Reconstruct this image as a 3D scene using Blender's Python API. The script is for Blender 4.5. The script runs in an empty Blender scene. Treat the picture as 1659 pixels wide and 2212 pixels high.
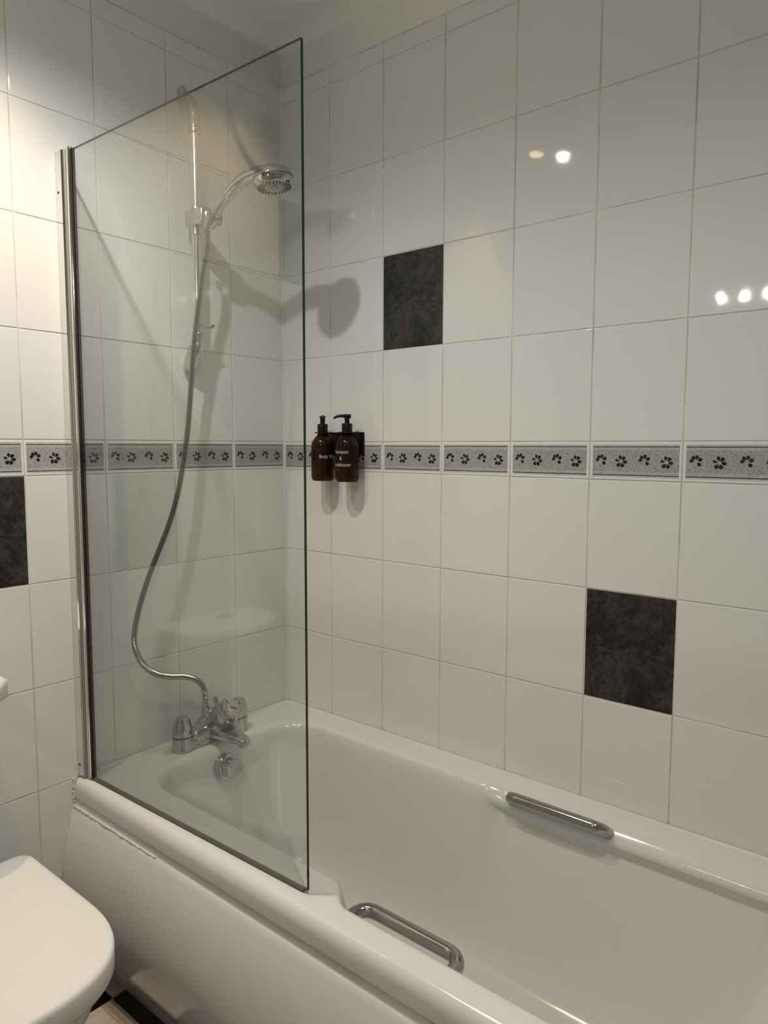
import bpy, bmesh, math, random
from mathutils import Vector, Matrix, noise
random.seed(7)
C = bpy.context.scene.collection
sc = bpy.context.scene
PI = math.pi

# ------------------------------------------------------------------ camera
cd = bpy.data.cameras.new('camera'); cam = bpy.data.objects.new('camera', cd); C.objects.link(cam)
F = Vector((-0.63539302, 0.76682378, -0.09086803)); R = Vector((0.76987268, 0.63819331, 0.00231191))
U = R.cross(F)
m = Matrix((R, U, -F)).transposed().to_4x4(); m.translation = Vector((1.689211, -1.547889, 1.340263))
cam.matrix_world = m
cd.sensor_fit = 'HORIZONTAL'; cd.sensor_width = 36.0; cd.lens = 1554.185 / 1659 * 36.0
cd.clip_start = 0.02; cd.clip_end = 30
sc.camera = cam
# ------------------------------------------------------------------ world, lights, exposure
w = bpy.data.worlds.new('world'); sc.world = w; w.use_nodes = True
w.node_tree.nodes['Background'].inputs[0].default_value = (1.0, 0.98, 0.95, 1)
w.node_tree.nodes['Background'].inputs[1].default_value = 0.03
sc.view_settings.view_transform = 'Standard'; sc.view_settings.look = 'None'
sc.view_settings.gamma = 1; sc.view_settings.use_curve_mapping = False
sc.view_settings.exposure = 0.42
CEIL = 2.50
DOWNLIGHTS = [  # x, y, lamp drop below the ceiling, watts, colour, half cone degrees, label
    (0.50, -0.87, .15, 22, (1.0, 0.985, 0.945), 80, 'chrome ceiling spotlight on a short stem above the bath screen'),
    (0.25, -1.14, .01, 29, (1.0, 0.74, 0.42), 54, 'recessed warm ceiling downlight above the toilet cistern'),
    (1.35, -0.98, .01, 24, (1.0, 0.925, 0.83), 68, 'recessed warm ceiling downlight over the foot end of the bath'),
]
BAR = dict(xs=(0.77, 0.865, 0.96, 1.055), glow=260, col=(1.0, 0.985, 0.95))

# ------------------------------------------------------------------ materials
def mat(name, col, rough=0.5, metal=0.0, coat=0.0, spec=0.5, bump=0.0, bscale=8.0, var=0.0, vscale=4.0):
    m = bpy.data.materials.new(name); m.use_nodes = True; nt = m.node_tree; b = nt.nodes['Principled BSDF']
    b.inputs['Base Color'].default_value = (*col, 1); b.inputs['Roughness'].default_value = rough
    b.inputs['Metallic'].default_value = metal; b.inputs['Coat Weight'].default_value = coat
    b.inputs['Coat Roughness'].default_value = 0.03; b.inputs['Specular IOR Level'].default_value = spec
    tc = nt.nodes.new('ShaderNodeTexCoord')
    if var:
        n = nt.nodes.new('ShaderNodeTexNoise'); n.inputs['Scale'].default_value = vscale; n.inputs['Detail'].default_value = 6
        r = nt.nodes.new('ShaderNodeMapRange'); r.inputs[1].default_value = .3; r.inputs[2].default_value = .7
        r.inputs[3].default_value = 1 - var; r.inputs[4].default_value = 1 + var
        mx = nt.nodes.new('ShaderNodeMix'); mx.data_type = 'RGBA'; mx.blend_type = 'MULTIPLY'; mx.inputs[0].default_value = 1
        mx.inputs[6].default_value = (*col, 1)
        nt.links.new(tc.outputs['Object'], n.inputs['Vector']); nt.links.new(n.outputs[0], r.inputs[0])
        nt.links.new(r.outputs[0], mx.inputs[7]); nt.links.new(mx.outputs[2], b.inputs['Base Color'])
    if bump:
        n = nt.nodes.new('ShaderNodeTexNoise'); n.inputs['Scale'].default_value = bscale; n.inputs['Detail'].default_value = 2
        bp = nt.nodes.new('ShaderNodeBump'); bp.inputs['Strength'].default_value = 1; bp.inputs['Distance'].default_value = bump
        geo = nt.nodes.new('ShaderNodeNewGeometry')
        nt.links.new(geo.outputs['Position'], n.inputs['Vector']); nt.links.new(n.outputs[0], bp.inputs['Height'])
        nt.links.new(bp.outputs[0], b.inputs['Normal'])
        if coat: nt.links.new(bp.outputs[0], b.inputs['Coat Normal'])
    return m
M = {}
M['tile'] = mat('white_glaze', (.75, .75, .735), .04, bump=.0003, bscale=9)
M['grout'] = mat('grout', (.62, .60, .53), .8, var=.25, vscale=9)
M['ceiling'] = mat('ceiling_paint', (.83, .82, .78), .7, var=.03, vscale=2)
M['paint'] = mat('wall_paint', (.42, .42, .41), .8)
M['bead'] = mat('white_sealant', (.74, .74, .72), .3, var=.04, vscale=9)
M['silicone'] = mat('silicone', (.72, .69, .62), .35, var=.18, vscale=60)
M['bath'] = mat('bath_acrylic', (.70, .70, .69), .13, coat=.3, bump=.0004, bscale=5)
M['panel'] = mat('panel_acrylic', (.74, .745, .745), .12, coat=.3, bump=.0008, bscale=6)
M['ceramic'] = mat('toilet_ceramic', (.82, .81, .79), .1, coat=.3)
M['lid'] = mat('toilet_seat_plastic', (.82, .82, .80), .16)
M['chrome'] = mat('chrome', (.50, .50, .50), .05, metal=1)
M['dull_chrome'] = mat('hose_chrome', (.42, .42, .41), .2, metal=1)
M['satin'] = mat('satin_chrome', (.66, .64, .61), .24, metal=1)
M['rail'] = mat('rail_aluminium', (.80, .79, .78), .10, metal=1)
M['pole'] = mat('pole_chrome', (.84, .83, .81), .2, metal=1)
M['black'] = mat('black_plastic', (.006, .006, .006), .25, spec=.3)
M['seal'] = mat('black_rubber', (.006, .007, .009), .3, spec=.3)
M['bracket'] = mat('black_steel', (.01, .01, .01), .38)
M['beige_tile'] = mat('beige_floor_glaze', (.60, .52, .44), .16, var=.12, vscale=14, bump=.001, bscale=18)
M['black_tile'] = mat('black_floor_glaze', (.008, .008, .008), .12)
M['floor_grout'] = mat('floor_grout', (.32, .28, .21), .9, var=.4, vscale=30)
M['nozzle'] = mat('nozzle_rubber', (.02, .02, .02), .5)
M['print'] = mat('black_print', (.012, .012, .014), .12)
M['white_ink'] = mat('label_ink', (.75, .74, .70), .5)
M['red'] = mat('red_badge', (.30, .03, .04), .3)
M['grey_plastic'] = mat('grey_plastic', (.16, .17, .19), .35)
M['white_plastic'] = mat('white_plastic', (.74, .73, .70), .3)
M['edge'] = mat('glass_edge', (.006, .028, .022), .12)
M['gap'] = mat('dark_joint', (.05, .05, .045), .8)
M['hinge_dark'] = mat('grey_seal', (.30, .30, .29), .35, metal=.3)

def charcoal():
    m = mat('charcoal_glaze', (.03, .03, .03), .30)
    nt = m.node_tree; b = nt.nodes['Principled BSDF']; b.inputs['Specular IOR Level'].default_value = .35
    tc = nt.nodes.new('ShaderNodeTexCoord')
    n1 = nt.nodes.new('ShaderNodeTexNoise'); n1.inputs['Scale'].default_value = 9; n1.inputs['Detail'].default_value = 10; n1.inputs['Roughness'].default_value = .65
    n2 = nt.nodes.new('ShaderNodeTexNoise'); n2.inputs['Scale'].default_value = 85; n2.inputs['Detail'].default_value = 8; n2.inputs['Roughness'].default_value = .8
    ad = nt.nodes.new('ShaderNodeMath'); ad.operation = 'MULTIPLY'
    cr = nt.nodes.new('ShaderNodeValToRGB'); e = cr.color_ramp.elements
    e[0].position = .20; e[0].color = (.012, .0115, .011, 1); e[1].position = .31; e[1].color = (.052, .049, .046, 1)
    nt.links.new(tc.outputs['Object'], n1.inputs['Vector']); nt.links.new(tc.outputs['Object'], n2.inputs['Vector'])
    nt.links.new(n1.outputs[0], ad.inputs[0]); nt.links.new(n2.outputs[0], ad.inputs[1])
    nt.links.new(ad.outputs[0], cr.inputs[0]); nt.links.new(cr.outputs[0], b.inputs['Base Color'])
    return m
M['charcoal'] = charcoal()

def glassy(name, tint, edge_rough=0.0, ior=1.5, boost=0.0):
    m = bpy.data.materials.new(name); m.use_nodes = True; nt = m.node_tree; nt.nodes.clear()
    o = nt.nodes.new('ShaderNodeOutputMaterial'); mx = nt.nodes.new('ShaderNodeMixShader')
    t = nt.nodes.new('ShaderNodeBsdfTransparent'); t.inputs[0].default_value = (*tint, 1)
    g = nt.nodes.new('ShaderNodeBsdfGlossy'); g.inputs['Roughness'].default_value = edge_rough
    f = nt.nodes.new('ShaderNodeFresnel'); f.inputs[0].default_value = ior
    nt.links.new(f.outputs[0], mx.inputs[0]); nt.links.new(t.outputs[0], mx.inputs[1]); nt.links.new(g.outputs[0], mx.inputs[2])
    nt.links.new(mx.outputs[0], o.inputs[0])
    return m
def thin_glass():
    # clear pane: each broad face lets light through and reflects by Fresnel
    m = glassy('clear_glass', (.955, .972, .962)); nt = m.node_tree
    f = [n for n in nt.nodes if n.type == 'FRESNEL'][0]
    geo = nt.nodes.new('ShaderNodeNewGeometry')
    sm = nt.nodes.new('ShaderNodeMath'); sm.operation = 'SUBTRACT'; sm.inputs[0].default_value = 1
    nt.links.new(geo.outputs['Backfacing'], sm.inputs[1])
    # entering: air to glass; leaving through the back of a face is the same weak reflection
    d = nt.nodes.new('ShaderNodeVectorMath'); d.operation = 'DOT_PRODUCT'
    nt.links.new(geo.outputs['Normal'], d.inputs[0]); nt.links.new(geo.outputs['Incoming'], d.inputs[1])
    ab = nt.nodes.new('ShaderNodeMath'); ab.operation = 'ABSOLUTE'; nt.links.new(d.outputs['Value'], ab.inputs[0])
    om = nt.nodes.new('ShaderNodeMath'); om.operation = 'SUBTRACT'; om.inputs[0].default_value = 1; nt.links.new(ab.outputs[0], om.inputs[1])
    pw = nt.nodes.new('ShaderNodeMath'); pw.operation = 'POWER'; pw.inputs[1].default_value = 5; nt.links.new(om.outputs[0], pw.inputs[0])
    ml = nt.nodes.new('ShaderNodeMath'); ml.operation = 'MULTIPLY_ADD'; ml.inputs[1].default_value = .957; ml.inputs[2].default_value = .054
    nt.links.new(pw.outputs[0], ml.inputs[0])
    mx = [n for n in nt.nodes if n.type == 'MIX_SHADER'][0]
    nt.links.new(ml.outputs[0], mx.inputs[0])
    return m
M['glass'] = thin_glass()
def amber():
    m = bpy.data.materials.new('amber_plastic'); m.use_nodes = True; nt = m.node_tree; b = nt.nodes['Principled BSDF']
    b.inputs['Base Color'].default_value = (.022, .009, .003, 1); b.inputs['Roughness'].default_value = .08
    t = nt.nodes.new('ShaderNodeBsdfTransparent'); t.inputs[0].default_value = (.40, .20, .07, 1)
    mx = nt.nodes.new('ShaderNodeMixShader'); mx.inputs[0].default_value = .52
    o = nt.nodes['Material Output']
    nt.links.new(t.outputs[0], mx.inputs[1]); nt.links.new(b.outputs[0], mx.inputs[2]); nt.links.new(mx.outputs[0], o.inputs[0])
    return m
M['amber'] = amber()

def border():
    # white glazed strip tile printed with a grey mosaic and two thin black lines (object space, metres)
    m = mat('mosaic_print_glaze', (.8, .78, .75), .10); nt = m.node_tree; b = nt.nodes['Principled BSDF']
    L = nt.links.new; N = nt.nodes.new
    tc = N('ShaderNodeTexCoord'); sp = N('ShaderNodeSeparateXYZ'); L(tc.outputs['Object'], sp.inputs[0])
    def math_(op, a, b_=None, c=None):
        n = N('ShaderNodeMath'); n.operation = op
        for i, v in enumerate((a, b_, c)):
            if v is None: continue
            if isinstance(v, (int, float)): n.inputs[i].default_value = v
            else: L(v, n.inputs[i])
        return n.outputs[0]
    ax = math_('ABSOLUTE', sp.outputs[0]); az = math_('ABSOLUTE', sp.outputs[2])
    inside = math_('MULTIPLY', math_('LESS_THAN', ax, .0945), math_('LESS_THAN', az, .0355))
    line = math_('MULTIPLY', math_('LESS_THAN', math_('ABSOLUTE', math_('SUBTRACT', az, .0308)), .0009), math_('LESS_THAN', ax, .0945))
    cmb = N('ShaderNodeCombineXYZ'); L(sp.outputs[0], cmb.inputs[0]); L(sp.outputs[2], cmb.inputs[1])
    vo = N('ShaderNodeTexVoronoi'); vo.feature = 'DISTANCE_TO_EDGE'; vo.voronoi_dimensions = '2D'; vo.inputs['Scale'].default_value = 420; L(cmb.outputs[0], vo.inputs['Vector'])
    vc = N('ShaderNodeTexVoronoi'); vc.voronoi_dimensions = '2D'; vc.inputs['Scale'].default_value = 420; L(cmb.outputs[0], vc.inputs['Vector'])
    # outer bands: near-square tesserae (low jitter)
    vo2 = N('ShaderNodeTexVoronoi'); vo2.feature = 'DISTANCE_TO_EDGE'; vo2.voronoi_dimensions = '2D'; vo2.inputs['Scale'].default_value = 300; vo2.inputs['Randomness'].default_value = .25; L(cmb.outputs[0], vo2.inputs['Vector'])
    band = math_('GREATER_THAN', az, .024)
    e1 = math_('LESS_THAN', vo.outputs['Distance'], .11); e2 = math_('LESS_THAN', vo2.outputs['Distance'], .12)
    edge = math_('ADD', math_('MULTIPLY', e1, math_('SUBTRACT', 1, band)), math_('MULTIPLY', e2, band))
    sc_ = N('ShaderNodeSeparateColor'); L(vc.outputs['Color'], sc_.inputs[0])
    lo = math_('ADD', .09, math_('MULTIPLY', sc_.outputs[0], .20))
    lo = math_('ADD', lo, math_('MULTIPLY', band, .12))
    outer = math_('GREATER_THAN', az, .0315); lo = math_('ADD', lo, math_('MULTIPLY', outer, .10))
    val = math_('ADD', math_('MULTIPLY', edge, .62), math_('MULTIPLY', math_('SUBTRACT', 1, edge), lo))
    val = math_('ADD', math_('MULTIPLY', inside, val), math_('MULTIPLY', math_('SUBTRACT', 1, inside), .76))
    val = math_('MULTIPLY', val, math_('SUBTRACT', 1, math_('MULTIPLY', line, .97)))
    cc = N('ShaderNodeCombineColor'); L(val, cc.inputs[0]); L(math_('MULTIPLY', val, .99), cc.inputs[1]); L(math_('MULTIPLY', val, .975), cc.inputs[2])
    L(cc.outputs[0], b.inputs['Base Color'])
    return m
M['border'] = border()

def emit(name, col, st):
    m = bpy.data.materials.new(name); m.use_nodes = True; nt = m.node_tree; nt.nodes.clear()
    o = nt.nodes.new('ShaderNodeOutputMaterial'); e = nt.nodes.new('ShaderNodeEmission')
    e.inputs[0].default_value = (*col, 1); e.inputs[1].default_value = st; nt.links.new(e.outputs[0], o.inputs[0]); return m

# ------------------------------------------------------------------ helpers
def link(name, me, parent=None, material=None, loc=None):
    o = bpy.data.objects.new(name, me); C.objects.link(o)
    if material: me.materials.clear(); me.materials.append(material)
    if parent: o.parent = parent
    if loc: o.location = loc
    return o
def obj(name, bm, material, parent=None, smooth=True, loc=None, angle=40):
    me = bpy.data.meshes.new(name); bmesh.ops.recalc_face_normals(bm, faces=bm.faces); bm.to_mesh(me); bm.free()
    if smooth:
        me.polygons.foreach_set('use_smooth', [True] * len(me.polygons))
        try: me.set_sharp_from_angle(angle=math.radians(angle))
        except Exception: pass
    return link(name, me, parent, M[material] if isinstance(material, str) else material, loc)
def tag(o, label=None, cat=None, group=None, kind=None):
    if label: o['label'] = label
    if cat: o['category'] = cat
    if group: o['group'] = group
    if kind: o['kind'] = kind
    return o
def thing(name, label, cat, loc=(0, 0, 0), group=None):
    o = bpy.data.objects.new(name, None); C.objects.link(o); o.location = loc; o.empty_display_size = .05
    return tag(o, label, cat, group)
def box_bm(x0, x1, y0, y1, z0, z1, bevel=0, seg=1, bm=None):
    b = bmesh.new()
    bmesh.ops.create_cube(b, size=1)
    bmesh.ops.scale(b, vec=(x1 - x0, y1 - y0, z1 - z0), verts=b.verts)
    bmesh.ops.translate(b, vec=((x0 + x1) / 2, (y0 + y1) / 2, (z0 + z1) / 2), verts=b.verts)
    if bevel: bmesh.ops.bevel(b, geom=b.edges[:] , offset=bevel, segments=seg, affect='EDGES', profile=.5)
    if bm is None: return b
    me = bpy.data.meshes.new('tmp'); b.to_mesh(me); b.free(); bm.from_mesh(me); bpy.data.meshes.remove(me); return bm
def tube_bm(pts, rad, seg=16, bm=None, cap=True, up=None, flat=None):
    """sweep a circle along points; rad is a number or list; flat squashes the 2nd axis"""
    bm = bm or bmesh.new(); pts = [Vector(p) for p in pts]; n = len(pts)
    r = rad if isinstance(rad, (list, tuple)) else [rad] * n
    T = []
    for i in range(n):
        a = pts[max(i - 1, 0)]; b = pts[min(i + 1, n - 1)]; T.append((b - a).normalized())
    ref = Vector(up) if up else (Vector((0, 0, 1)) if abs(T[0].z) < .9 else Vector((1, 0, 0)))
    nx = T[0].cross(ref).normalized(); rings = []
    for i in range(n):
        nx = (nx - T[i] * nx.dot(T[i])).normalized(); ny = T[i].cross(nx)
        fl = flat[i] if flat else 1
        rings.append([bm.verts.new(pts[i] + (nx * math.cos(2 * PI * k / seg) + ny * math.sin(2 * PI * k / seg) * fl) * r[i]) for k in range(seg)])
    for i in range(n - 1):
        for k in range(seg):
            bm.faces.new((rings[i][k], rings[i][(k + 1) % seg], rings[i + 1][(k + 1) % seg], rings[i + 1][k]))
    if cap:
        bm.faces.new(rings[0][::-1]); bm.faces.new(rings[-1])
    return bm
def lathe_bm(prof, seg=32, origin=(0, 0, 0), axis=(0, 0, 1), bm=None, wave=None):
    """prof: list of (radius, height) along axis; wave(k, i)->radius factor"""
    bm = bm or bmesh.new(); ax = Vector(axis).normalized(); o = Vector(origin)
    q = Vector((0, 0, 1)).rotation_difference(ax); rings = []
    for i, (r, h) in enumerate(prof):
        if r < 1e-6: rings.append([bm.verts.new(o + q @ Vector((0, 0, h)))]); continue
        ring = []
        for k in range(seg):
            a = 2 * PI * k / seg; f = wave(a, i) if wave else 1
            ring.append(bm.verts.new(o + q @ Vector((math.cos(a) * r * f, math.sin(a) * r * f, h))))
        rings.append(ring)
    for a, b in zip(rings, rings[1:]):
        for k in range(seg):
            k2 = (k + 1) % seg
            if len(a) == 1 and len(b) > 1: bm.faces.new((a[0], b[k2], b[k]))
            elif len(b) == 1 and len(a) > 1: bm.faces.new((a[k], a[k2], b[0]))
            elif len(a) > 1: bm.faces.new((a[k], a[k2], b[k2], b[k]))
    if len(rings[0]) > 1: bm.faces.new(rings[0][::-1])
    if len(rings[-1]) > 1: bm.faces.new(rings[-1])
    return bm
def catmull(pts, n=10):
    pts = [Vector(p) for p in pts]; P = [pts[0] * 2 - pts[1]] + pts + [pts[-1] * 2 - pts[-2]]; out = []
    for i in range(1, len(P) - 2):
        for k in range(n):
            t = k / n; a, b, c, d = P[i - 1:i + 3]
            out.append(.5 * ((2 * b) + (c - a) * t + (2 * a - 5 * b + 4 * c - d) * t * t + (3 * b - a - 3 * c + d) * t ** 3))
    out.append(pts[-1]); return out
def resample(pts, step):
    L = [0]
    for a, b in zip(pts, pts[1:]): L.append(L[-1] + (b - a).length)
    n = max(2, int(L[-1] / step)); out = []; j = 0
    for i in range(n + 1):
        s = L[-1] * i / n
        while j < len(L) - 2 and L[j + 1] < s: j += 1
        t = (s - L[j]) / max(L[j + 1] - L[j], 1e-9); out.append(pts[j].lerp(pts[j + 1], min(t, 1)))
    return out
def fillet(pts, r, n=8):
    pts = [Vector(p) for p in pts]; out = [pts[0]]
    for i in range(1, len(pts) - 1):
        a = (pts[i - 1] - pts[i]); b = (pts[i + 1] - pts[i]); ra = min(r, a.length * .49, b.length * .49)
        p0 = pts[i] + a.normalized() * ra; p2 = pts[i] + b.normalized() * ra
        for k in range(n + 1):
            t = k / n; out.append(p0 * (1 - t) ** 2 + pts[i] * 2 * t * (1 - t) + p2 * t * t)
    out.append(pts[-1]); return out
def smooth(a, b, x):
    t = max(0, min(1, (x - a) / (b - a))); return t * t * (3 - 2 * t)
def remesh(o, voxel, it=3):
    md = o.modifiers.new('r', 'REMESH'); md.mode = 'VOXEL'; md.voxel_size = voxel; md.use_smooth_shade = True
    s = o.modifiers.new('s', 'CORRECTIVE_SMOOTH') if False else o.modifiers.new('s', 'SMOOTH'); s.iterations = it; s.factor = .5
    dg = bpy.context.evaluated_depsgraph_get(); dg.update()
    me = bpy.data.meshes.new_from_object(o.evaluated_get(dg)); old = o.data; o.modifiers.clear(); o.data = me
    me.polygons.foreach_set('use_smooth', [True] * len(me.polygons)); bpy.data.meshes.remove(old)

# ------------------------------------------------------------------ the setting
ROOMX = 2.25; ROOMY = -1.98
WTOP = 2.41
fl = obj('floor', box_bm(0, ROOMX, ROOMY, 0, -.10, -.006), 'floor_grout', smooth=False); tag(fl, kind='structure')
cl = obj('ceiling', box_bm(-.1, ROOMX + .1, ROOMY - .1, .1, CEIL, CEIL + .1), 'ceiling', smooth=False); tag(cl, kind='structure')
TH = .008   # tile thickness: the glaze faces lie on x=0 and y=0
wl = obj('wall_left', box_bm(-.12, -.0013, ROOMY - .1, .12, -.1, CEIL), 'grout', smooth=False); tag(wl, kind='structure')
wb = obj('wall_back', box_bm(-.0013, ROOMX + .1, .0013, .12, -.1, CEIL), 'grout', smooth=False); tag(wb, kind='structure')
wf = obj('wall_front', box_bm(0, ROOMX, ROOMY - .1, ROOMY, -.1, CEIL), 'paint', smooth=False); tag(wf, kind='structure')
wr = obj('wall_right', box_bm(ROOMX, ROOMX + .1, ROOMY - .1, .0013, -.1, CEIL), 'paint', smooth=False); tag(wr, kind='structure')

tile_cache = {}
def tile_mesh(wd, h, kind):
    key = (round(wd, 3), round(h, 3), kind)
    if key not in tile_cache:
        b = bmesh.new(); bmesh.ops.create_cube(b, size=1)
        bmesh.ops.scale(b, vec=(wd, TH, h), verts=b.verts)
        front = [e for e in b.edges if all(v.co.y < 0 for v in e.verts)]
        bmesh.ops.bevel(b, geom=front, offset=.0014, segments=2, affect='EDGES', profile=.6)
        me = bpy.data.meshes.new(kind); bmesh.ops.recalc_face_normals(b, faces=b.faces); b.to_mesh(me); b.free()
        me.polygons.foreach_set('use_smooth', [True] * len(me.polygons)); me.set_sharp_from_angle(angle=math.radians(10))
        me.materials.append(M[kind]); tile_cache[key] = me
    return tile_cache[key]

# flower prints: petals as thin printed film, four flowers to a tile
def petal(bm, cx, cz, ang, r0, r1, wid):
    vs = []; ca, sa = math.cos(ang), math.sin(ang)
    for k in range(10):
        t = 2 * PI * k / 10; u = (r0 + r1) / 2 + math.cos(t) * (r1 - r0) / 2; v = math.sin(t) * wid * (1.0 + .35 * math.cos(t))
        if k == 0: u += .0006
        vs.append(bm.verts.new((cx + ca * u - sa * v, -.0003, cz + sa * u + ca * v)))
    f = bm.faces.new(vs)
    ex = bmesh.ops.extrude_face_region(bm, geom=[f])
    bmesh.ops.translate(bm, vec=(0, .0006, 0), verts=[v for v in ex['geom'] if isinstance(v, bmesh.types.BMVert)])
fb = bmesh.new()
def flower_a(cx, cz):
    for a, w_, r1 in ((172, .0034, .0120), (125, .0036, .0128), (78, .0034, .0132), (25, .0040, .0128), (-42, .0038, .0125)):
        petal(fb, cx, cz, math.radians(a), .0042, r1, w_)
def flower_b(cx, cz):
    for a, w_, r1 in ((165, .0026, .0120), (100, .0032, .0132), (48, .0040, .0132), (-8, .0036, .0142), (-66, .0042, .0134), (-122, .0042, .0134)):
        petal(fb, cx, cz, math.radians(a), .0040, r1, w_)
flower_a(-.075, .001); flower_b(-.030, -.001); flower_a(.021, .001); flower_b(.068, -.002)
bmesh.ops.recalc_face_normals(fb, faces=fb.faces)
flower_me = bpy.data.meshes.new('flower_print'); fb.to_mesh(flower_me); fb.free(); flower_me.materials.append(M['print'])

G = .0011  # half joint
def lay_wall(parent, side, cols, rows, dark, border_row, skip=None):
    for i in range(len(cols) - 1):
        for j in range(len(rows) - 1):
            a0, a1 = cols[i] + .0016, cols[i + 1] - .0016; z0, z1 = rows[j] + G, rows[j + 1] - G
            if skip and skip(a0, a1, z0, z1): continue
            kind = 'tile'; name = 'tile'
            if (i, j) in dark: kind = 'charcoal'; name = 'dark_tile'
            if j == border_row: kind = 'border'; name = 'border_tile'
            me = tile_mesh(a1 - a0, z1 - z0, kind)
            o = bpy.data.objects.new(name, me); C.objects.link(o); o.parent = parent
            tilt = .0016
            rx, rz = random.gauss(0, tilt * .5), random.gauss(0, tilt * .5)
            ca, cz = (a0 + a1) / 2, (z0 + z1) / 2
            pr = random.uniform(-.0002, .0002)
            if side == 'back':
                o.location = (ca, TH / 2 + pr, cz); o.rotation_euler = (rx, 0, rz)
            else:
                o.location = (-TH / 2 + pr, -ca, cz); o.rotation_euler = (rx, 0, PI / 2 + rz)
            if (i, j) in dark: o['label'] = 'mottled charcoal tile'
            if j == border_row:
                o['label'] = 'grey mosaic border tile with black flowers'
                f = bpy.data.objects.new('flower_print', flower_me); C.objects.link(f); f.parent = o; f.location = (0, -TH / 2, 0)
cols = [.001, .2015, .4015, .602, .805, 1.009, 1.2115, 1.4135, 1.6155, 1.8175, 2.0195, 2.2215]
rows_b = [.0, .0145, .2665, .519, .7665, 1.0186, 1.2672, 1.3521, 1.6027, 1.8548, 2.1084, 2.3616, 2.408]
# row indices: 3:.519 4:.7665 5:1.0186 6:1.2672(border) 7:1.3521 ...
lay_wall(wb, 'back', cols, rows_b, {(2, 8), (5, 4)}, 6, skip=lambda a0, a1, z0, z1: z1 < .5)
rows_l = [.0, .012, .264, .516, .7678, 1.0181, 1.2703, 1.3537, 1.6034, 1.8572, 2.1066, 2.3598, 2.408]
cols_l = [.001, .2005, .4004, .6018, .802, 1.003, 1.205, 1.406, 1.608, 1.81, 1.978]
lay_wall(wl, 'left', cols_l, rows_l, {(4, 5), (7, 9)}, 6, skip=lambda a0, a1, z0, z1: z1 < .5 and a1 < .65)

# coving
def cove(name, pts_fn):
    bm = bmesh.new(); n = 8; rings = []
    for e in (0, 1):
        ring = []
        for k in range(n + 1):
            t = PI / 2 * k / n
            d = .10 * (1 - math.cos(t)); z = WTOP + .0903 * math.sin(t)
            ring.append(bm.verts.new(pts_fn(e, d, z)))
        ring.append(bm.verts.new(pts_fn(e, -.002, CEIL))); ring.append(bm.verts.new(pts_fn(e, -.002, WTOP)))
        rings.append(ring)
    m_ = len(rings[0])
    for k in range(m_): bm.faces.new((rings[0][k], rings[0][(k + 1) % m_], rings[1][(k + 1) % m_], rings[1][k]))
    bm.faces.new(rings[0][::-1]); bm.faces.new(rings[1])
    return tag(obj(name, bm, 'ceiling', angle=60), kind='structure')
cove('trim_1', lambda e, d, z: (d + .0, (-d if e else ROOMY), z))
cove('trim_2', lambda e, d, z: ((d if e else ROOMX), -d, z))

# silicone bead along the corner and the bath deck
sb = bmesh.new()
tube_bm([(.001, -.001, .52 + i * .07) for i in range(28)], .0042, 6, sb)
tag(obj('trim_3', sb, 'bead'), kind='structure')

# floor tiles
fx = [.002, .136 - .0, .336, .536, .736, .936, 1.136, 1.336, 1.536, 1.736, 1.936, 2.136, 2.248]
fy = [ROOMY + .002, -1.906, -1.706, -1.506, -1.306, -1.106, -.906, -.706, -.506]
for i in range(len(fx) - 1):
    for j in range(len(fy) - 1):
        a0, a1, b0, b1 = fx[i] + .0018, fx[i + 1] - .0018, fy[j] + .0018, fy[j + 1] - .0018
        key = ('f', round(a1 - a0, 3), round(b1 - b0, 3), (i + j) % 2)
        # (x>.136, y>-.706) is black
        black = ((i - 1) + (j - 7)) % 2 == 0
        key = key[:3] + (black,)
        if key not in tile_cache:
            b = box_bm(-(a1 - a0) / 2, (a1 - a0) / 2, -(b1 - b0) / 2, (b1 - b0) / 2, -.0065, 0, .001, 1)
            me = bpy.data.meshes.new('floor_tile'); b.to_mesh(me); b.free(); me.materials.append(M['black_tile' if black else 'beige_tile']); tile_cache[key] = me
        o = bpy.data.objects.new('floor_tile', tile_cache[key]); C.objects.link(o); o.parent = fl
        o.location = ((a0 + a1) / 2, (b0 + b1) / 2, 0); o['label'] = 'black glazed floor tile' if black else 'beige glazed floor tile'

# ------------------------------------------------------------------ bath
def rrect(xa, xb, ya, yb, r, nl=60, ns=26, nc=10):
    """counter-clockwise rounded rectangle from the near (low y) side; returns points with side tag"""
    r = min(r, (xb - xa) / 2 - .001, (yb - ya) / 2 - .001); out = []
    for k in range(nl): out.append((xa + r + (xb - xa - 2 * r) * k / nl, ya))
    for k in range(nc): t = -PI / 2 + PI / 2 * k / nc; out.append((xb - r + r * math.cos(t), ya + r + r * math.sin(t)))
    for k in range(ns): out.append((xb, ya + r + (yb - ya - 2 * r) * k / ns))
    for k in range(nc): t = PI / 2 * k / nc; out.append((xb - r + r * math.cos(t), yb - r + r * math.sin(t)))
    for k in range(nl): out.append((xb - r - (xb - xa - 2 * r) * k / nl, yb))
    for k in range(nc): t = PI / 2 + PI / 2 * k / nc; out.append((xa + r + r * math.cos(t), yb - r + r * math.sin(t)))
    for k in range(ns): out.append((xa, yb - r - (yb - ya - 2 * r) * k / ns))
    for k in range(nc): t = PI + PI / 2 * k / nc; out.append((xa + r + r * math.cos(t), ya + r + r * math.sin(t)))
    return out
BX = 1.70; YO = -.716; YM = -.353
def lift(x): return smooth(.795, .855, x) * (1 - smooth(1.52, 1.60, x))
NEARW = {.5205: .050, .52: .048, .5165: .046, .509: .043, .5: .040, .485: .037, .476: .035, .455: .031, .4: .024, .31: .014, .22: .006}
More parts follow.
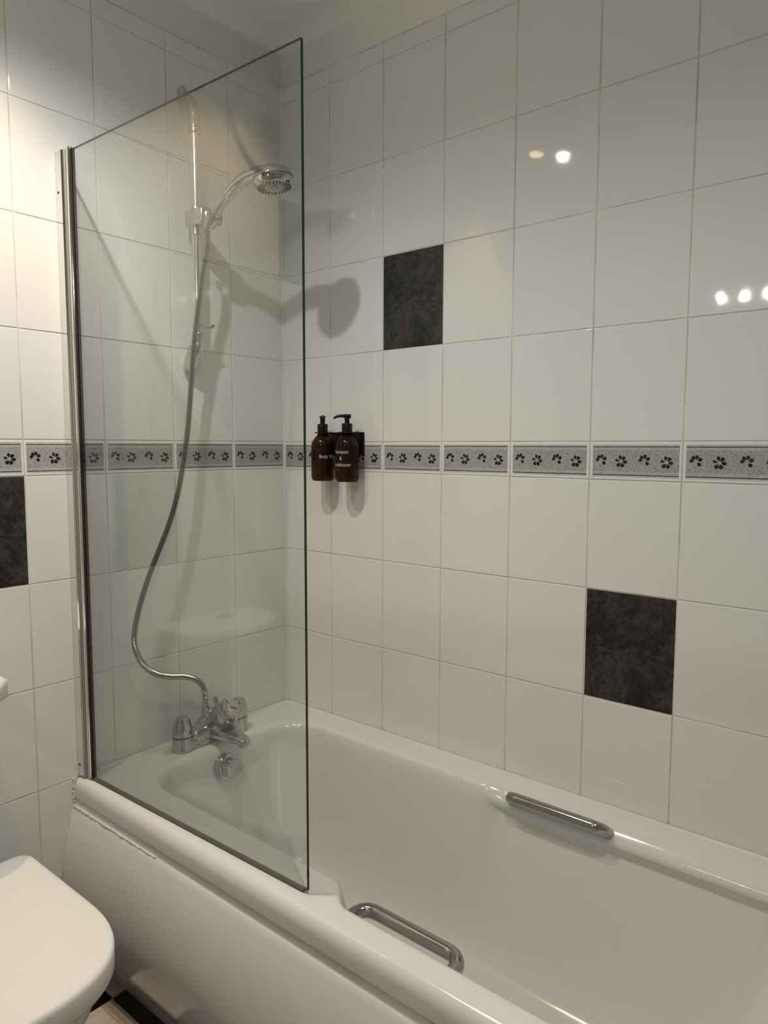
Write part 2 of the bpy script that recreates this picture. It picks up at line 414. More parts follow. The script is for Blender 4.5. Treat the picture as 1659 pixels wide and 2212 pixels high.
def bath_ring(xa, xb, ya, yb, r, z, wide=0.0, drop=0.0):
    out = []
    for x, y in rrect(xa, xb, ya, yb, r):
        s = lift(x)
        edge = abs(y - YM) / (abs(ya - YM))
        k = smooth(.55, .9, edge)
        wd = NEARW.get(round(z, 4), wide) if (y < YM and wide) else wide
        yy = y + math.copysign(wd, y - YM) * s * k
        out.append((x, yy, z - drop * s * k))
    return out
B = bmesh.new(); rings = []
XI, XJ = .120, 1.60; NI, FI = -.600, -.096
spec = [
    (.001, BX, YO, -.003, .006, .470, 0, 0), (.001, BX, YO, -.003, .006, .492, 0, 0),
    (.001, BX, YO + .0012, -.003, .006, .5010, 0, 0), (.002, BX - .002, YO + .0045, -.003, .006, .5090, 0, 0),
    (.002, BX - .004, YO + .0095, -.003, .006, .5155, 0, 0), (.003, BX - .008, YO + .0160, -.003, .006, .5190, 0, 0), (.004, BX - .014, YO + .0230, -.004, .006, .5202, 0, 0), (.006, BX - .020, YO + .034, -.006, .008, .5204, 0, 0),
    (XI - .030, XJ + .03, NI - .014, FI + .014, .13, .5205, .036, 0),
    (XI - .010, XJ + .012, NI - .008, FI + .008, .125, .5200, .034, .002),
    (XI - .002, XJ + .004, NI - .003, FI + .003, .120, .5165, .026, .008),
    (XI + .003, XJ, NI, FI, .118, .509, .010, .014),
    (XI + .006, XJ - .006, NI + .003, FI - .003, .116, .500, -.008, .020),
    (XI + .009, XJ - .012, NI + .006, FI - .006, .114, .485, -.022, .019),
    (XI + .011, XJ - .018, NI + .0075, FI - .0075, .113, .476, -.0255, .016),
    (XI + .014, XJ - .030, NI + .010, FI - .010, .112, .455, -.026, .006),
    (XI + .022, XJ - .060, NI + .017, FI - .017, .110, .40, -.021, 0),
    (XI + .036, XJ - .12, NI + .028, FI - .028, .110, .31, -.013, 0),
    (XI + .052, XJ - .18, NI + .040, FI - .040, .108, .22, -.005, 0),
    (XI + .070, XJ - .22, NI + .055, FI - .055, .104, .165, 0, 0),
    (XI + .095, XJ - .26, NI + .078, FI - .078, .095, .130, 0, 0),
    (XI + .130, XJ - .30, NI + .110, FI - .110, .075, .113, 0, 0),
    (XI + .180, XJ - .36, NI + .160, FI - .160, .050, .108, 0, 0),
]
for s in spec:
    rings.append([B.verts.new(p) for p in bath_ring(*s)])
n = len(rings[0])
for a, b in zip(rings, rings[1:]):
    for k in range(n): B.faces.new((a[k], a[(k + 1) % n], b[(k + 1) % n], b[k]))
B.faces.new(rings[-1])
bath = thing('bathtub', 'white acrylic bath with a rolled rim along the tiled back wall', 'bath', (0, 0, 0))
tub = obj('tub', B, 'bath', bath, angle=80)
# hidden underside shell so the tub is a solid-looking body
# front panel: bulging acrylic skirt
pp = [(-.700, .4690), (-.7135, .4690), (-.7138, .4520), (-.7142, .4485), (-.7155, .4470), (-.7175, .4445), (-.7215, .4330), (-.7290, .4120), (-.7375, .3820), (-.7450, .3450),
      (-.7510, .3050), (-.7535, .2700), (-.7530, .2300), (-.7480, .1850), (-.7390, .1450), (-.7270, .1120), (-.7130, .0880), (-.7040, .0800), (-.6960, .0785), (-.6700, .0785)]
def extrude_x(prof, x0, x1, bm=None, step=.1):
    bm = bm or bmesh.new(); n = int((x1 - x0) / step); rr = []
    for i in range(n + 1): rr.append([bm.verts.new((x0 + (x1 - x0) * i / n, y, z)) for y, z in prof])
    for a, b in zip(rr, rr[1:]):
        for k in range(len(prof) - 1): bm.faces.new((a[k], a[k + 1], b[k + 1], b[k]))
    return bm, rr
pb, rr = extrude_x(pp, .002, 1.698)
for r_ in (rr[0], rr[-1]): pb.faces.new(r_)
panel = bath
obj('panel', pb, 'panel', bath, angle=50)['label'] = 'curved front panel'
kb = box_bm(.002, 1.698, -.672, -.650, .0, .082, .002, 2); k_ = obj('plinth', kb, 'panel', panel, angle=30); k_['label'] = 'recessed white plinth strip'
# sealant smeared over the joint between rim and panel, and down the wall
sb = bmesh.new()
pts = []
for i in range(60):
    x = .004 + i * .006; pts.append(Vector((x, -.7165 + random.uniform(-.0009, .0009), .4480 + random.uniform(-.0009, .0009))))
tube_bm(pts, [.0032 + random.uniform(-.0008, .0012) * (1 - i / 70) - .0016 * i / 60 for i in range(60)], 6, sb)
pts = [Vector((.001, y - .001, z)) for y, z in pp[5:17]]; pts = resample(catmull(pts, 4), .008)
tube_bm(pts, [random.uniform(.0012, .0026) for _ in pts], 6, sb)
pts = [Vector((.0015 + random.uniform(0, .001), -.7155 + random.uniform(-.0015, .0015), .448 + i * .004)) for i in range(19)]
tube_bm(pts, [random.uniform(.002, .0040) for _ in pts], 6, sb)
s_ = obj('sealant', sb, 'silicone', panel); s_['label'] = 'smeared yellowish sealant bead'
# deck bead along both walls (a piece of the setting)
sb = bmesh.new()
tube_bm(resample([Vector((.0048, -.650, .5205)), Vector((.0048, -.0048, .5205)), Vector((1.69, -.0048, .5205))], .03), .0042, 6, sb)
s_ = obj('sealant', sb, 'bead', bath); s_['label'] = 'white sealant bead along the tiles'

# overflow knob on the tap-end wall of the well
ok = thing('overflow_knob', 'round chrome fluted overflow knob inside the tap end of the bath', 'knob', (.141, -.357, .463))
ax = Vector((.99, 0, .12)).normalized()
obj('back_plate', lathe_bm([(.036, -.014), (.037, .002), (.035, .010), (.030, .014), (0, .014)], 40, axis=ax), 'chrome', ok)
obj('knob', lathe_bm([(.0265, .013), (.0275, .020), (.027, .030), (.0235, .037), (.012, .0405), (0, .041)], 72, axis=ax, wave=lambda a, i: 1 + (.055 * (math.cos(6 * a)) if i < 5 else 0)), 'chrome', ok)

# ------------------------------------------------------------------ taps
tap = thing('bath_shower_mixer', 'chrome deck-mounted bath shower mixer with a large middle control knob', 'tap', (.071, -.351, .5205))
def lerp_(t, v):
    f = t * (len(v) - 1); i = min(int(f), len(v) - 2); return v[i] + (v[i + 1] - v[i]) * (f - i)
tb = bmesh.new()
def ell(bm, c, r, seg=20):
    b = bmesh.new(); bmesh.ops.create_uvsphere(b, u_segments=seg, v_segments=12, radius=1)
    bmesh.ops.scale(b, vec=r, verts=b.verts); bmesh.ops.translate(b, vec=c, verts=b.verts)
    me = bpy.data.meshes.new('t'); b.to_mesh(me); b.free(); bm.from_mesh(me); bpy.data.meshes.remove(me)
box_bm(-.0235, .0235, -.093, .093, 0, .026, .004, 2, tb)
for s in (-1, 1):
    lathe_bm([(.0285, 0), (.0292, .002), (.0285, .010), (.0268, .028), (.0262, .0400)], 32, (0, .095 * s, 0), bm=tb)
    tube_bm(catmull([(0, .080 * s, .022), (.002, .055 * s, .026), (.010, .030 * s, .038), (.020, .0, .052)], 6), [lerp_(i / 18, (.0225, .0215, .024, .030)) for i in range(19)], 24, tb)
    tube_bm(catmull([(-.006, .066 * s, .030), (-.004, .044 * s, .042), (-.002, .018 * s, .066), (.004, 0, .080)], 6), [.0150 - .001 * i / 18 for i in range(19)], 16, tb)
tube_bm([(-.008, 0, .012), (.010, 0, .034), (.034, 0, .060), (.052, 0, .077)], [.024, .030, .034, .0335], 28, tb)
tube_bm(catmull([(.004, 0, .024), (.045, 0, .036), (.085, 0, .036), (.118, 0, .034), (.142, 0, .032)], 6), [lerp_(i / 24, (.036, .0345, .030, .0245, .0195)) for i in range(25)], 24, tb, flat=[.66 - .08 * i / 24 for i in range(25)])
ell(tb, (.141, 0, .031), (.0185, .0195, .0125)); lathe_bm([(.0125, 0), (.013, .012), (.012, .016)], 20, (.138, 0, .015), bm=tb)
tube_bm([(.000, -.008, .040), (-.014, -.008, .088)], [.018, .0125], 16, tb)
tb_o = obj('body', tb, 'chrome', tap); remesh(tb_o, .0016, 5); tb_o.data.materials.clear(); tb_o.data.materials.append(M['chrome'])
# control knob
ax = Vector((.72, .02, .69)).normalized(); base = Vector((.056, 0, .081))
kr = lathe_bm([(.0340, -.010), (.0362, -.002), (.0368, .006), (.0345, .010), (0, .010)], 40, base, ax); obj('collar', kr, 'grey_plastic', tap)
kn = lathe_bm([(.0345, .009), (.0355, .016), (.0335, .030), (.0290, .042), (.0245, .0465), (.010, .0485), (0, .0485)], 64, base, ax,
              wave=lambda a, i: 1 + (0, .01, .045, .075, .07, 0, 0)[min(i, 6)] * math.cos(8 * a))
kn = obj('control_knob', kn, 'chrome', tap, angle=25)
bq = Vector((0, 0, 1)).rotation_difference(ax)
bd = box_bm(-.0100, .0100, -.0028, .0028, 0, .0012, .0005, 1)
bmesh.ops.rotate(bd, cent=(0, 0, 0), matrix=Matrix.Rotation(math.radians(60), 3, 'Z'), verts=bd.verts)
for v in bd.verts: v.co = base + bq @ (v.co + Vector((.004, .004, .0483)))
b_ = obj('badge', bd, 'red', kn); b_['label'] = 'small dark red badge'
# diverter pull
obj('diverter_lever', tube_bm([(.018, .010, .095), (.004, .014, .116), (.001, .015, .120)], [.006, .0080, .004], 14), 'chrome', tap)
for s in (-1, 1):
    h = lathe_bm([(.0230, .0405), (.0275, .042), (.0282, .048), (.0258, .066), (.0212, .083), (.0170, .0900), (0, .0915)], 48, (0, .095 * s, 0),
                 wave=lambda a, i: 1 - (0, 0, .0, .09, .13, .10, 0)[min(i, 6)] * (max(0, math.cos(3 * a)) ** 2))
    hh = obj('handle', h, 'chrome', tap, angle=35)
    obj('handle_ring', lathe_bm([(.0262, .0385), (.0264, .0415), (0, .0415)], 32, (0, .095 * s, 0)), 'seal', hh)
conn = lathe_bm([(.0085, 0), (.0105, .001), (.0105, .012), (.0085, .013), (.0078, .014), (.0078, .034), (.0068, .036), (0, .036)], 20, (-.014, -.008, .086)); obj('hose_connector', conn, 'chrome', tap)

# ------------------------------------------------------------------ shower rail
RX, RY = .050, -.352
rail = thing('shower_riser_rail', 'tall satin chrome shower riser rail on the tiled tap-end wall', 'shower rail', (0, RY, 1.53))
obj('pole', tube_bm([(RX, 0, 1.60 - 1.53), (RX, 0, 2.20 - 1.53)], .0118, 24), 'pole', rail)
def bracket(zm, s):
    b = bmesh.new()
    # teardrop wall foot flowing into the socket round the pole
    path = catmull([(.004, 0, zm + s * .050), (.020, 0, zm + s * .036), (.038, 0, zm + s * .012), (RX, 0, zm - s * .020), (RX, 0, zm - s * .048)], 8)
    rad = [.010 + .008 * smooth(0, 12, i) for i in range(len(path))]; rad = [min(r, .0155) for r in rad]; rad[-9:] = [.0155 - .0022 * (1 - (k / 8)) for k in range(9)]
    tube_bm(path, rad, 24, b)
    for k in range(6): ell(b, (.004 + k * .005, 0, zm + s * (.040 - k * .009)), (.010, .0165, .034 - k * .002), 16)
    o = obj('wall_bracket', b, 'satin', rail); remesh(o, .0024, 6); o.data.materials.clear(); o.data.materials.append(M['satin'])
    for v in o.data.vertices:
        if v.co.x < .0006: v.co.x = .0006
    return o
bracket(2.215 - 1.53, 1); bracket(1.595 - 1.53, -1)
obj('socket_collar', lathe_bm([(.0158, 0), (.0165, .004), (.0165, .012), (.0120, .016), (0, .016)], 24, (RX, 0, 2.155 - 1.53)), 'satin', rail)
hg = bmesh.new(); box_bm(RX - .013, RX + .013, -.013, .040, 1.657 - 1.53, 1.661 - 1.53, .0015, 1, hg); box_bm(RX + .006, RX + .013, .030, .046, 1.661 - 1.53, 1.668 - 1.53, .001, 1, hg)
lathe_bm([(.0125, 0), (.0128, .002), (.0128, .012), (0, .012)], 20, (RX, 0, 1.652 - 1.53), bm=hg)
obj('hose_guide', hg, 'satin', rail)
# slider
SZ = 1.936
sl = bmesh.new()
box_bm(RX - .022, RX + .052, -.022, .019, SZ - .020 - 1.53, SZ + .022 - 1.53, .007, 3, sl)
box_bm(RX + .045, RX + .066, -.010, .014, SZ - .016 - 1.53, SZ + .012 - 1.53, .004, 2, sl)
sld = obj('slider', sl, 'satin', rail)
o_ = obj('slider_sleeve', lathe_bm([(.0145, -.040), (.0150, -.037), (.0150, .030), (.0145, .033), (0, .033)], 24, (RX, 0, SZ - 1.53)), 'satin', sld)
obj('slider_knob', lathe_bm([(.013, 0), (.0165, .003), (.0175, .012), (.0165, .018), (.0, .019)], 24, (RX + .058, .014, SZ - 1.53 - .004), (.35, 1, 0), wave=lambda a, i: 1 + .02 * math.cos(14 * a)), 'chrome', sld)
hd0 = Vector((.108, RY - .005, 1.906)); hd1 = Vector((.148, RY, 1.948)); hdir = (hd1 - hd0).normalized()
cr = lathe_bm([(.0165, .004), (.0180, .008), (.0180, .030), (.0160, .034), (.0132, .034), (.0132, .006)], 28, tuple(hd0 + Vector((0, -RY, -1.53))), tuple(hdir)); obj('cradle', cr, 'chrome', sld)

# hand shower
hs = thing('hand_shower', 'chrome hand shower with a round spray head clipped to the rail slider', 'shower head', hd0)
path = catmull([hd0 + hdir * .002, hd1, Vector((.172, RY + .004, 1.968)), Vector((.202, RY + .006, 1.985)), Vector((.240, RY + .008, 1.999)), Vector((.285, RY + .010, 2.004)), Vector((.315, RY + .012, 2.000))], 8)
loc = [p - hd0 for p in path]; n = len(loc)
rad = [.0125 + .0045 * smooth(0, n * .75, i) for i in range(n)]
hb = tube_bm(loc, rad, 24)
hax = Vector((-.10, -.075, 1)).normalized()       # back of the head points up and slightly back toward the rail
hc = Vector((.338, RY + .014, 1.984)) - hd0
lathe_bm([(.0, .0235), (.020, .0225), (.036, .0175), (.046, .0085), (.049, -.002), (.049, -.006), (0, -.006)], 40, hc, hax, bm=hb)
ell(hb, hc - Vector((.030, 0, -.006)), (.026, .016, .013))
o_ = obj('handle', hb, 'chrome', hs); remesh(o_, .0016, 4); o_.data.materials.clear(); o_.data.materials.append(M['chrome'])
obj('ring_seam', lathe_bm([(.0490, -.0045), (.0495, -.0058), (.0490, -.0072), (0, -.0072)], 48, hc, hax), 'nozzle', hs)
face = obj('spray_plate', lathe_bm([(.0492, -.0070), (.0492, -.0110), (.0480, -.0165), (.0440, -.0225), (.0395, -.0255), (.0220, -.0265), (.0205, -.0285), (0, -.0290)], 48, hc, hax), 'chrome', hs)
nz = bmesh.new(); q = Vector((0, 0, 1)).rotation_difference(hax)
for ring_r, cnt in ((.0390, 30), (.0345, 26), (.0300, 22), (.0255, 14)):
    for k in range(cnt):
        a = 2 * PI * k / cnt + ring_r * 60; p = hc + q @ Vector((math.cos(a) * ring_r, math.sin(a) * ring_r, -.0255))
        lathe_bm([(.0016, .001), (.0014, -.0022), (0, -.0026)], 7, p, hax, bm=nz)
tag(obj('nozzles', nz, 'nozzle', face), kind='stuff')

# hose: corrugated, from the hand shower down and up to the mixer
px = [(458, 492), (447, 540), (438, 590), (430, 650), (423, 710), (417, 770), (413, 830), (408, 900), (402, 960), (393, 1020), (382, 1075), (366, 1130), (345, 1185), (322, 1245), (303, 1305), (293, 1350), (290, 1385), (296, 1412), (312, 1438), (338, 1455), (370, 1461), (400, 1461), (424, 1466), (440, 1478), (447, 1492), (449, 1504)]
hose_pts = []
cp = Vector((1.689211, -1.547889, 1.340263)); e_end = Vector((.071 - .014, -.351 - .008, .5205 + .120))
for i, (u, v) in enumerate(px):
    t = i / (len(px) - 1)
    xx = .112 * (1 - smooth(0, .25, t)) + .085 * smooth(0, .25, t) * (1 - smooth(.75, 1, t)) + e_end.x * smooth(.75, 1, t)
    d = F + R * ((u - 829.5) / 1554.185) - U * ((v - 1106) / 1554.185)
    s = (xx - cp.x) / d.x; hose_pts.append(cp + d * s)
hose_pts[0] = hd0 - hdir * .004; off = e_end - hose_pts[-1]
for i in range(7): hose_pts[-1 - i] = hose_pts[-1 - i] + off * (1 - i / 7)
hp = resample(catmull(hose_pts, 12), .00105)
hr = [(.0072 + .0011 * math.cos(2 * PI * i / 4)) for i in range(len(hp))]
hs2 = thing('shower_hose', 'ribbed chrome shower hose looping from the hand shower to the mixer', 'hose', hose_pts[-1])
obj('hose', tube_bm([p - hose_pts[-1] for p in hp], hr, 12), 'dull_chrome', hs2, angle=60)
obj('nut', lathe_bm([(.0085, -.016), (.0098, -.012), (.0102, .006), (.0092, .008), (0, .008)], 20, hose_pts[0] - hose_pts[-1] , hdir, wave=lambda a, i: 1 + .03 * math.cos(8 * a)), 'chrome', hs2)

# ------------------------------------------------------------------ glass screen
scr = thing('bath_screen', 'tall clear glass bath screen standing on the near rim of the bath', 'bath screen', (0, -.691, .522))
th = math.atan2(.0196, .769)
scr.rotation_euler = (0, 0, th)
g = box_bm(.052, .770 / math.cos(th) + .014, -.003, .003, .006, 1.489)
me = bpy.data.meshes.new('glass_pane'); bmesh.ops.recalc_face_normals(g, faces=g.faces)
for f_ in g.faces: f_.material_index = 0 if abs(f_.normal.y) > .9 else 1
g.to_mesh(me); g.free(); me.materials.append(M['glass']); me.materials.append(M['edge'])
go = bpy.data.objects.new('glass_pane', me); C.objects.link(go); go.parent = scr
def prof_z(name, pts, z0, z1, material, label=None):
    b = bmesh.new(); lo = [b.verts.new((x, y, z0)) for x, y in pts]; hi = [b.verts.new((x, y, z1)) for x, y in pts]; n = len(pts)
    for k in range(n): b.faces.new((lo[k], lo[(k + 1) % n], hi[(k + 1) % n], hi[k]))
    b.faces.new(lo[::-1]); b.faces.new(hi)
    o = obj(name, b, material, scr, angle=30)
    if label: o['label'] = label
    return o
wch = prof_z('wall_channel', [(.001, -.0125), (.026, -.0125), (.030, -.0100), (.030, .0125), (.001, .0125)], .002, 1.492, 'rail', 'polished silver wall channel')
prof_z('hinge_profile', [(.0305, -.0085), (.033, -.0085), (.034, -.0065), (.034, .0085), (.0305, .0085)], .002, 1.493, 'hinge_dark', 'grey inset strip')
b = bmesh.new()
for z0, z1 in ((.002, 1.495),):
    tube_bm([(.0435, 0, z0), (.0435, 0, z1)], .0085, 20, b)
obj('pivot_tube', b, 'rail', scr)
prof_z('glass_seal', [(.0505, -.0055), (.0575, -.0045), (.0575, .0045), (.0505, .0055)], .002, 1.490, 'seal', 'black seal strip')
b = bmesh.new(); box_bm(.058, .775, -.0040, .0040, .0005, .0062, .0008, 1, b)
M['sweep'] = mat('sweep_rubber', (.09, .09, .088), .35)
o_ = obj('bottom_seal', b, 'sweep', scr, smooth=False); o_['label'] = 'dark sweep seal under the pane'
for z in (.075, 1.40):
    o_ = obj('screw_hole', lathe_bm([(.0032, -.0004), (.0032, .0004), (0, .0004)], 12, (.010, -.0127, z - .045 if z < 1 else z), (0, -1, 0)), 'seal', wch)

# ------------------------------------------------------------------ grab handles
def grab(name, y, sgn, label, x0, x1, za, group=None, out=.037, up=.026):
    t = thing(name, label, 'grab handle', ((x0 + x1) / 2, y, za))
    hx = (x1 - x0) / 2
    pth = fillet([(-hx, 0, 0), (-hx + .004, sgn * out, up), (hx - .004, sgn * out, up), (hx, 0, 0)], .046, 14)
    pth = resample(pth, .004)
    obj('bar', tube_bm(pth, .0132, 24), 'satin_bar', t)
    for s in (-1, 1):
        obj('foot', lathe_bm([(.0145, -.008), (.0148, .001), (.0138, .003), (0, .003)], 24, (s * hx, 0, 0), (0, sgn * .75, .66)), 'satin_bar', t)
M['satin_bar'] = mat('brushed_chrome', (.42, .415, .41), .13, metal=1)
grab('grab_handle', -.070, -1, 'chrome grab handle on the far side of the bath by the tiles', .874, 1.110, .494, 'chrome grab handles on the bath')
grab('grab_handle', -.640, 1, 'chrome grab handle just inside the near rim of the bath', .830, 1.062, .460, 'chrome grab handles on the bath', .068, .008)

# ------------------------------------------------------------------ soap dispensers
br = thing('bottle_bracket', 'black wall bracket holding two amber bottles on the patterned border', 'bracket', (.259, 0, 1.379))
obj('back_plate', box_bm(-.084, .076, -.004, -.0008, -.061, .001, .0006, 1), 'bracket', br, smooth=False)
sh = bmesh.new()
for cx in (-.044, .052):
    lathe_bm([(.0165, -.0014), (.024, -.0014), (.024, .0014), (.0165, .0014), (.0165, -.0014)], 28, (cx, -.048, 0), bm=sh)
bmesh.ops.delete(sh, geom=[f for f in sh.faces if len(f.verts) > 4], context='FACES')
for cx in (-.044, .052):
    box_bm(cx - .020, cx + .020, -.030, -.003, -.0014, .0014, 0, 1, sh)
box_bm(-.084, .076, -.012, -.003, -.0014, .0014, 0, 1, sh)
obj('neck_shelf', sh, 'bracket', br, smooth=False)
def text_wrap(lines, R_, ang0, size, zc, parent):
    for body, dz in lines:
        cu = bpy.data.curves.new('t', 'FONT'); cu.body = body; cu.size = size; cu.align_x = 'CENTER'; cu.align_y = 'CENTER'; cu.offset = -.00016
        to = bpy.data.objects.new('t', cu); C.objects.link(to)
        dg = bpy.context.evaluated_depsgraph_get(); me = bpy.data.meshes.new_from_object(to.evaluated_get(dg))
        bpy.data.objects.remove(to); bpy.data.curves.remove(cu)
        bm = bmesh.new(); bm.from_mesh(me); bpy.data.meshes.remove(me)
        bmesh.ops.triangulate(bm, faces=bm.faces)
        for v in bm.verts:
            a = ang0 + v.co.x * .92 / R_; z = v.co.y * 1.1 + zc + dz
            v.co = Vector((math.cos(a) * (R_ + .0003), math.sin(a) * (R_ + .0003), z))
        o = obj('lettering', bm, 'white_ink', parent, smooth=False); o['label'] = 'pale lettering ' + body
def bottle(x, label, yaw, lines, ang0):
    t = thing('pump_bottle', label, 'bottle', (x, -.048, 1.2405), 'amber pump bottles on the wall bracket')
    R_ = .0335
    pr = [(0, .003), (.020, .0015), (.0275, .0), (.0315, .004), (R_, .011), (R_, .100), (.0325, .108), (.0285, .117), (.0215, .126), (.0165, .131), (.0150, .134), (.0150, .146)]
    body = obj('body', lathe_bm(pr, 40), 'amber', t)
    inner = [(0, .006), (.030, .010), (.0315, .016), (.0315, .096), (0, .0965)]
    obj('dip_tube', tube_bm([(0, 0, .010), (0, 0, .145)], .0030, 10), 'grey_plastic', body)
    obj('collar', lathe_bm([(.0150, .1395), (.0150, .142), (.0153, .160), (.0145, .1635), (.0080, .164), (0, .164)], 32), 'black', t)
    pm = lathe_bm([(.0072, .163), (.0072, .1765), (.0078, .177), (.0078, .1815), (.0092, .182), (.0092, .1860), (.008, .1865), (0, .1865)], 20)
    d = Vector((math.cos(yaw), math.sin(yaw), 0)); sd = Vector((-d.y, d.x, 0))
    pth = catmull([-d * .011 + Vector((0, 0, .1835)), d * .006 + Vector((0, 0, .1845)), d * .026 + Vector((0, 0, .1835)), d * .038 + Vector((0, 0, .1775))], 6)
    tube_bm(pth, [.0072] * 7 + [.0062] * 6 + [.0048] * 5 + [.0035], 12, pm, up=sd, flat=[.5] * 19) if False else tube_bm(pth, [.0060 - .0030 * i / 18 for i in range(19)], 12, pm)
    obj('pump_head', pm, 'black', t)
    text_wrap(lines, R_, ang0, .0135, 0, t)
vd = math.atan2(-1.5, 1.48)
bottle(.215, 'amber pump bottle lettered Body Wash, nearer the glass screen', vd + .05, [('Body Wash', .070)], vd + .55)
bottle(.311, 'amber pump bottle lettered Shampoo & Conditioner with its spout to the left', vd - PI / 2 - .05, [('Shampoo', .084), ('&', .066), ('Conditioner', .048)], vd - .62)

# ------------------------------------------------------------------ toilet
TY = -1.080
def dee(x0, x1, hw, n=2.6, r=.03, m_=64):
    """D outline: square back with rounded corners, superellipse front; list of (x, y) ccw"""
    xm = x0 + (x1 - x0) * .54; out = []
    for k in range(m_ + 1):
        a = -PI / 2 + PI * k / m_
        c, s = math.cos(a), math.sin(a)
        out.append((xm + (x1 - xm) * abs(c) ** (2 / n), hw * math.copysign(abs(s) ** (2 / n), s)))
    for k in range(9):
        a = PI / 2 + PI / 2 * k / 8; out.append((x0 + r + r * math.cos(a), hw - r + r * math.sin(a)))
    for k in range(9):
        a = PI + PI / 2 * k / 8; out.append((x0 + r + r * math.cos(a), -hw + r + r * math.sin(a)))
    return out
def stack(levels, bm=None):
    bm = bm or bmesh.new(); rr = []
    for outl, z in levels: rr.append([bm.verts.new((x, y, z)) for x, y in outl])
    n = len(rr[0])
    for a, b in zip(rr, rr[1:]):
        for k in range(n): bm.faces.new((a[k], a[(k + 1) % n], b[(k + 1) % n], b[k]))
    bm.faces.new(rr[0][::-1]); bm.faces.new(rr[-1]); return bm
wc = thing('toilet', 'white close-coupled toilet with its lid down beside the bath', 'toilet', (0, TY, 0))
HW = .203
lidl = [(dee(.108, .588, HW - .008), .392), (dee(.104, .596, HW - .002), .394), (dee(.103, .598, HW - .001), .398), (dee(.102, .598, HW), .432),
        (dee(.103, .596, HW - .0015), .4375), (dee(.105, .593, HW - .005), .4405), (dee(.112, .583, HW - .014), .4415), (dee(.16, .50, HW - .07, r=.02), .4430)]
obj('lid', stack(lidl), 'lid', wc, angle=60)
seat = [(dee(.116, .570, HW - .022), .370), (dee(.112, .578, HW - .016), .373), (dee(.112, .580, HW - .015), .388), (dee(.118, .574, HW - .02), .3915)]
obj('seat', stack(seat), 'lid', wc, angle=60)
bowl = [(dee(.05, .40, .105), .0), (dee(.05, .405, .108), .02), (dee(.05, .42, .105), .10), (dee(.05, .46, .120), .18), (dee(.04, .52, .150), .26), (dee(.03, .562, .176), .33), (dee(.03, .568, .180), .359), (dee(.03, .562, .176), .3695)]
obj('bowl', stack(bowl), 'ceramic', wc, angle=60)
def crect(x0, x1, hw, bow, r=.03, m_=20):
    out = []
    for k in range(m_ + 1):
        t = -1 + 2 * k / m_; y = t * (hw - r * .6); out.append((x1 - bow * t * t - (r * .5 * abs(t) ** 12), y))
    out += [(x1 - bow - r, hw), (x0 + .004, hw), (x0, hw - .004), (x0, -hw + .004), (x0 + .004, -hw), (x1 - bow - r, -hw)]
    return out
obj('cistern', stack([(crect(.003, .165, .130, .02), .3655), (crect(.003, .172, .134, .022), .50), (crect(.003, .180, .140, .024), .70), (crect(.003, .182, .142, .024), .805)]), 'ceramic', wc, angle=60)
lid2 = obj('cistern_lid', stack([(crect(.002, .188, .156, .026), .806), (crect(.002, .196, .163, .028), .812), (crect(.002, .196, .163, .028), .838), (crect(.004, .192, .166, .028), .848), (crect(.010, .180, .155, .028), .856), (crect(.03, .150, .12, .02), .861)]), 'ceramic', wc, angle=60)
obj('flush_button', lathe_bm([(.024, .858), (.024, .864), (.021, .866), (0, .8665)], 32, (.095, 0, 0)), 'chrome', lid2)

# ------------------------------------------------------------------ extractor fan (seen mirrored in the glass)
fan = thing('extractor_fan', 'round white extractor fan cover high on the tap-end wall', 'extractor fan', (0, -1.345, 2.285))
obj('cover', lathe_bm([(.128, .0005), (.130, .006), (.124, .016), (.112, .020), (.108, .012), (.052, .016), (.050, .010), (.0455, .010), (.0450, .002), (0, .002)], 56, (0, 0, 0), (1, 0, 0)), 'white_plastic', fan)
obj('ring', lathe_bm([(.050, .010), (.053, .028), (.050, .034), (.046, .030), (.044, .010)], 40, (0, 0, 0), (1, 0, 0)), 'white_plastic', fan)
obj('grille_back', lathe_bm([(.0445, .0115), (.0445, .0125), (0, .0125)], 32, (0, 0, 0), (1, 0, 0)), 'seal', fan)
for k in range(9):
    z = -.040 + k * .010; hwid = math.sqrt(max(.046 ** 2 - z * z, 1e-4))
    obj('slat', box_bm(.018, .028, -hwid, hwid, z - .0018, z + .0018), 'grey_plastic', fan, smooth=False)

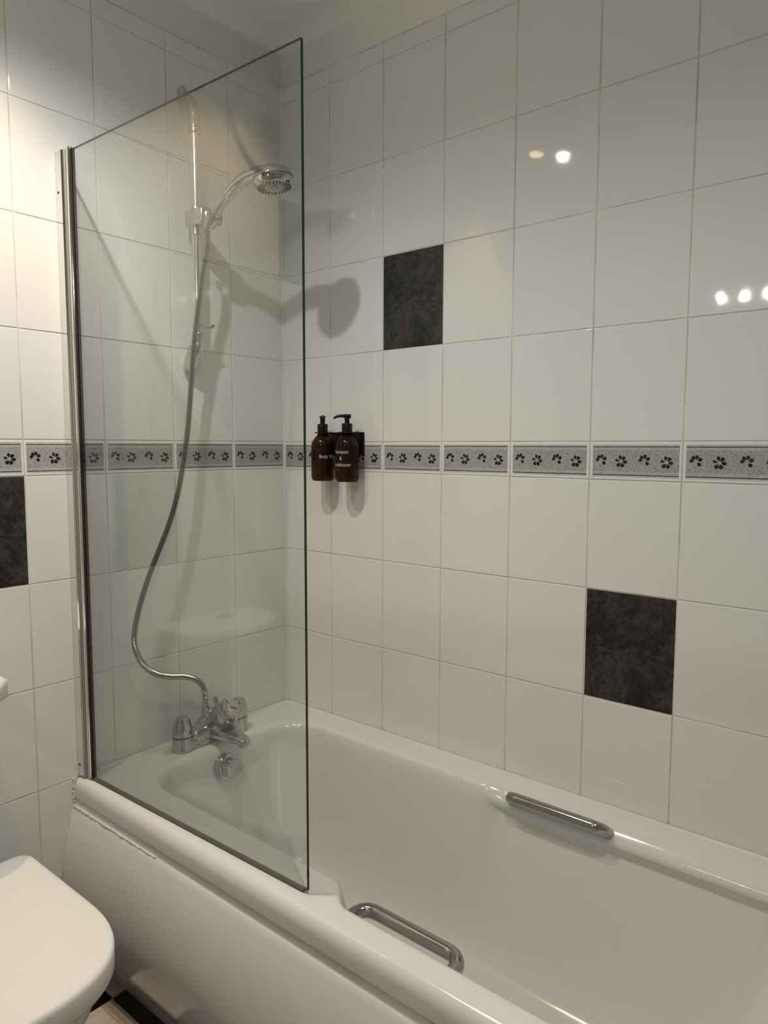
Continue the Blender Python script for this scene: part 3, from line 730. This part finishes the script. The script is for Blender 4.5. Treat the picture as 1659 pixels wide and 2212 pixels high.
# ------------------------------------------------------------------ lamps
def spot(name, loc, direction, watts, col, half, radius, parent, blend=.35):
    l = bpy.data.lights.new(name, 'SPOT'); l.energy = watts; l.color = col; l.spot_size = 2 * math.radians(half); l.spot_blend = blend; l.shadow_soft_size = radius
    o = bpy.data.objects.new(name, l); C.objects.link(o); o.parent = parent; o.location = loc
    o.rotation_euler = Vector(direction).to_track_quat('-Z', 'Y').to_euler(); return o
for (x, y, dz, wt, col, half, lab) in DOWNLIGHTS:
    t = thing('ceiling_downlight' if dz < .1 else 'ceiling_spotlight', lab, 'ceiling light', (x, y, CEIL))
    if dz > .1:
        obj('ceiling_rose', lathe_bm([(.048, 0), (.050, -.004), (.044, -.018), (.010, -.022), (0, -.022)], 32), 'chrome', t)
        obj('stem', lathe_bm([(.006, -.02), (.006, -.085), (0, -.085)], 14), 'chrome', t)
    z = -(dz - .01)
    obj('bezel', lathe_bm([(.0, z + .062), (.018, z + .060), (.026, z + .045), (.031, z), (.031, z - .006), (.026, z - .006), (.026, z - .002), (0, z - .002)] if dz > .1 else [(.030, .0), (.044, .0), (.045, -.003), (.042, -.006), (.032, -.006), (.030, -.002)], 36), 'chrome', t)
    obj('lens', lathe_bm([(.025, z - .0025), (.025, z - .003), (0, z - .0035)], 24), emit('lamp_glow', col, 10), t)
    spot('light_source', (0, 0, z - .010), (0, 0, -1), wt, col, half, .014, t, .7 if half < 60 else .95)
t = thing('spotlight_bar', 'chrome wall bar of four small spotlights opposite the bath', 'wall light', (.9125, ROOMY, 2.0))
obj('bar', box_bm(-.20, .20, 0.0, .03, -.02, .02, .004, 2), 'chrome', t)
for x in BAR['xs']:
    xo = x - .9125
    ar = obj('spot_head', lathe_bm([(.012, 0), (.020, .03), (.024, .07), (.026, .100), (.024, .104), (0, .104)], 24, (xo, .028, 0), (0, 1, -.1)), 'chrome', t)
    obj('lens', lathe_bm([(.014, .104), (.014, .1055), (0, .107)], 20, (xo, .028, 0), (0, 1, -.1)), emit('spot_glow', BAR['col'], BAR['glow']), ar)
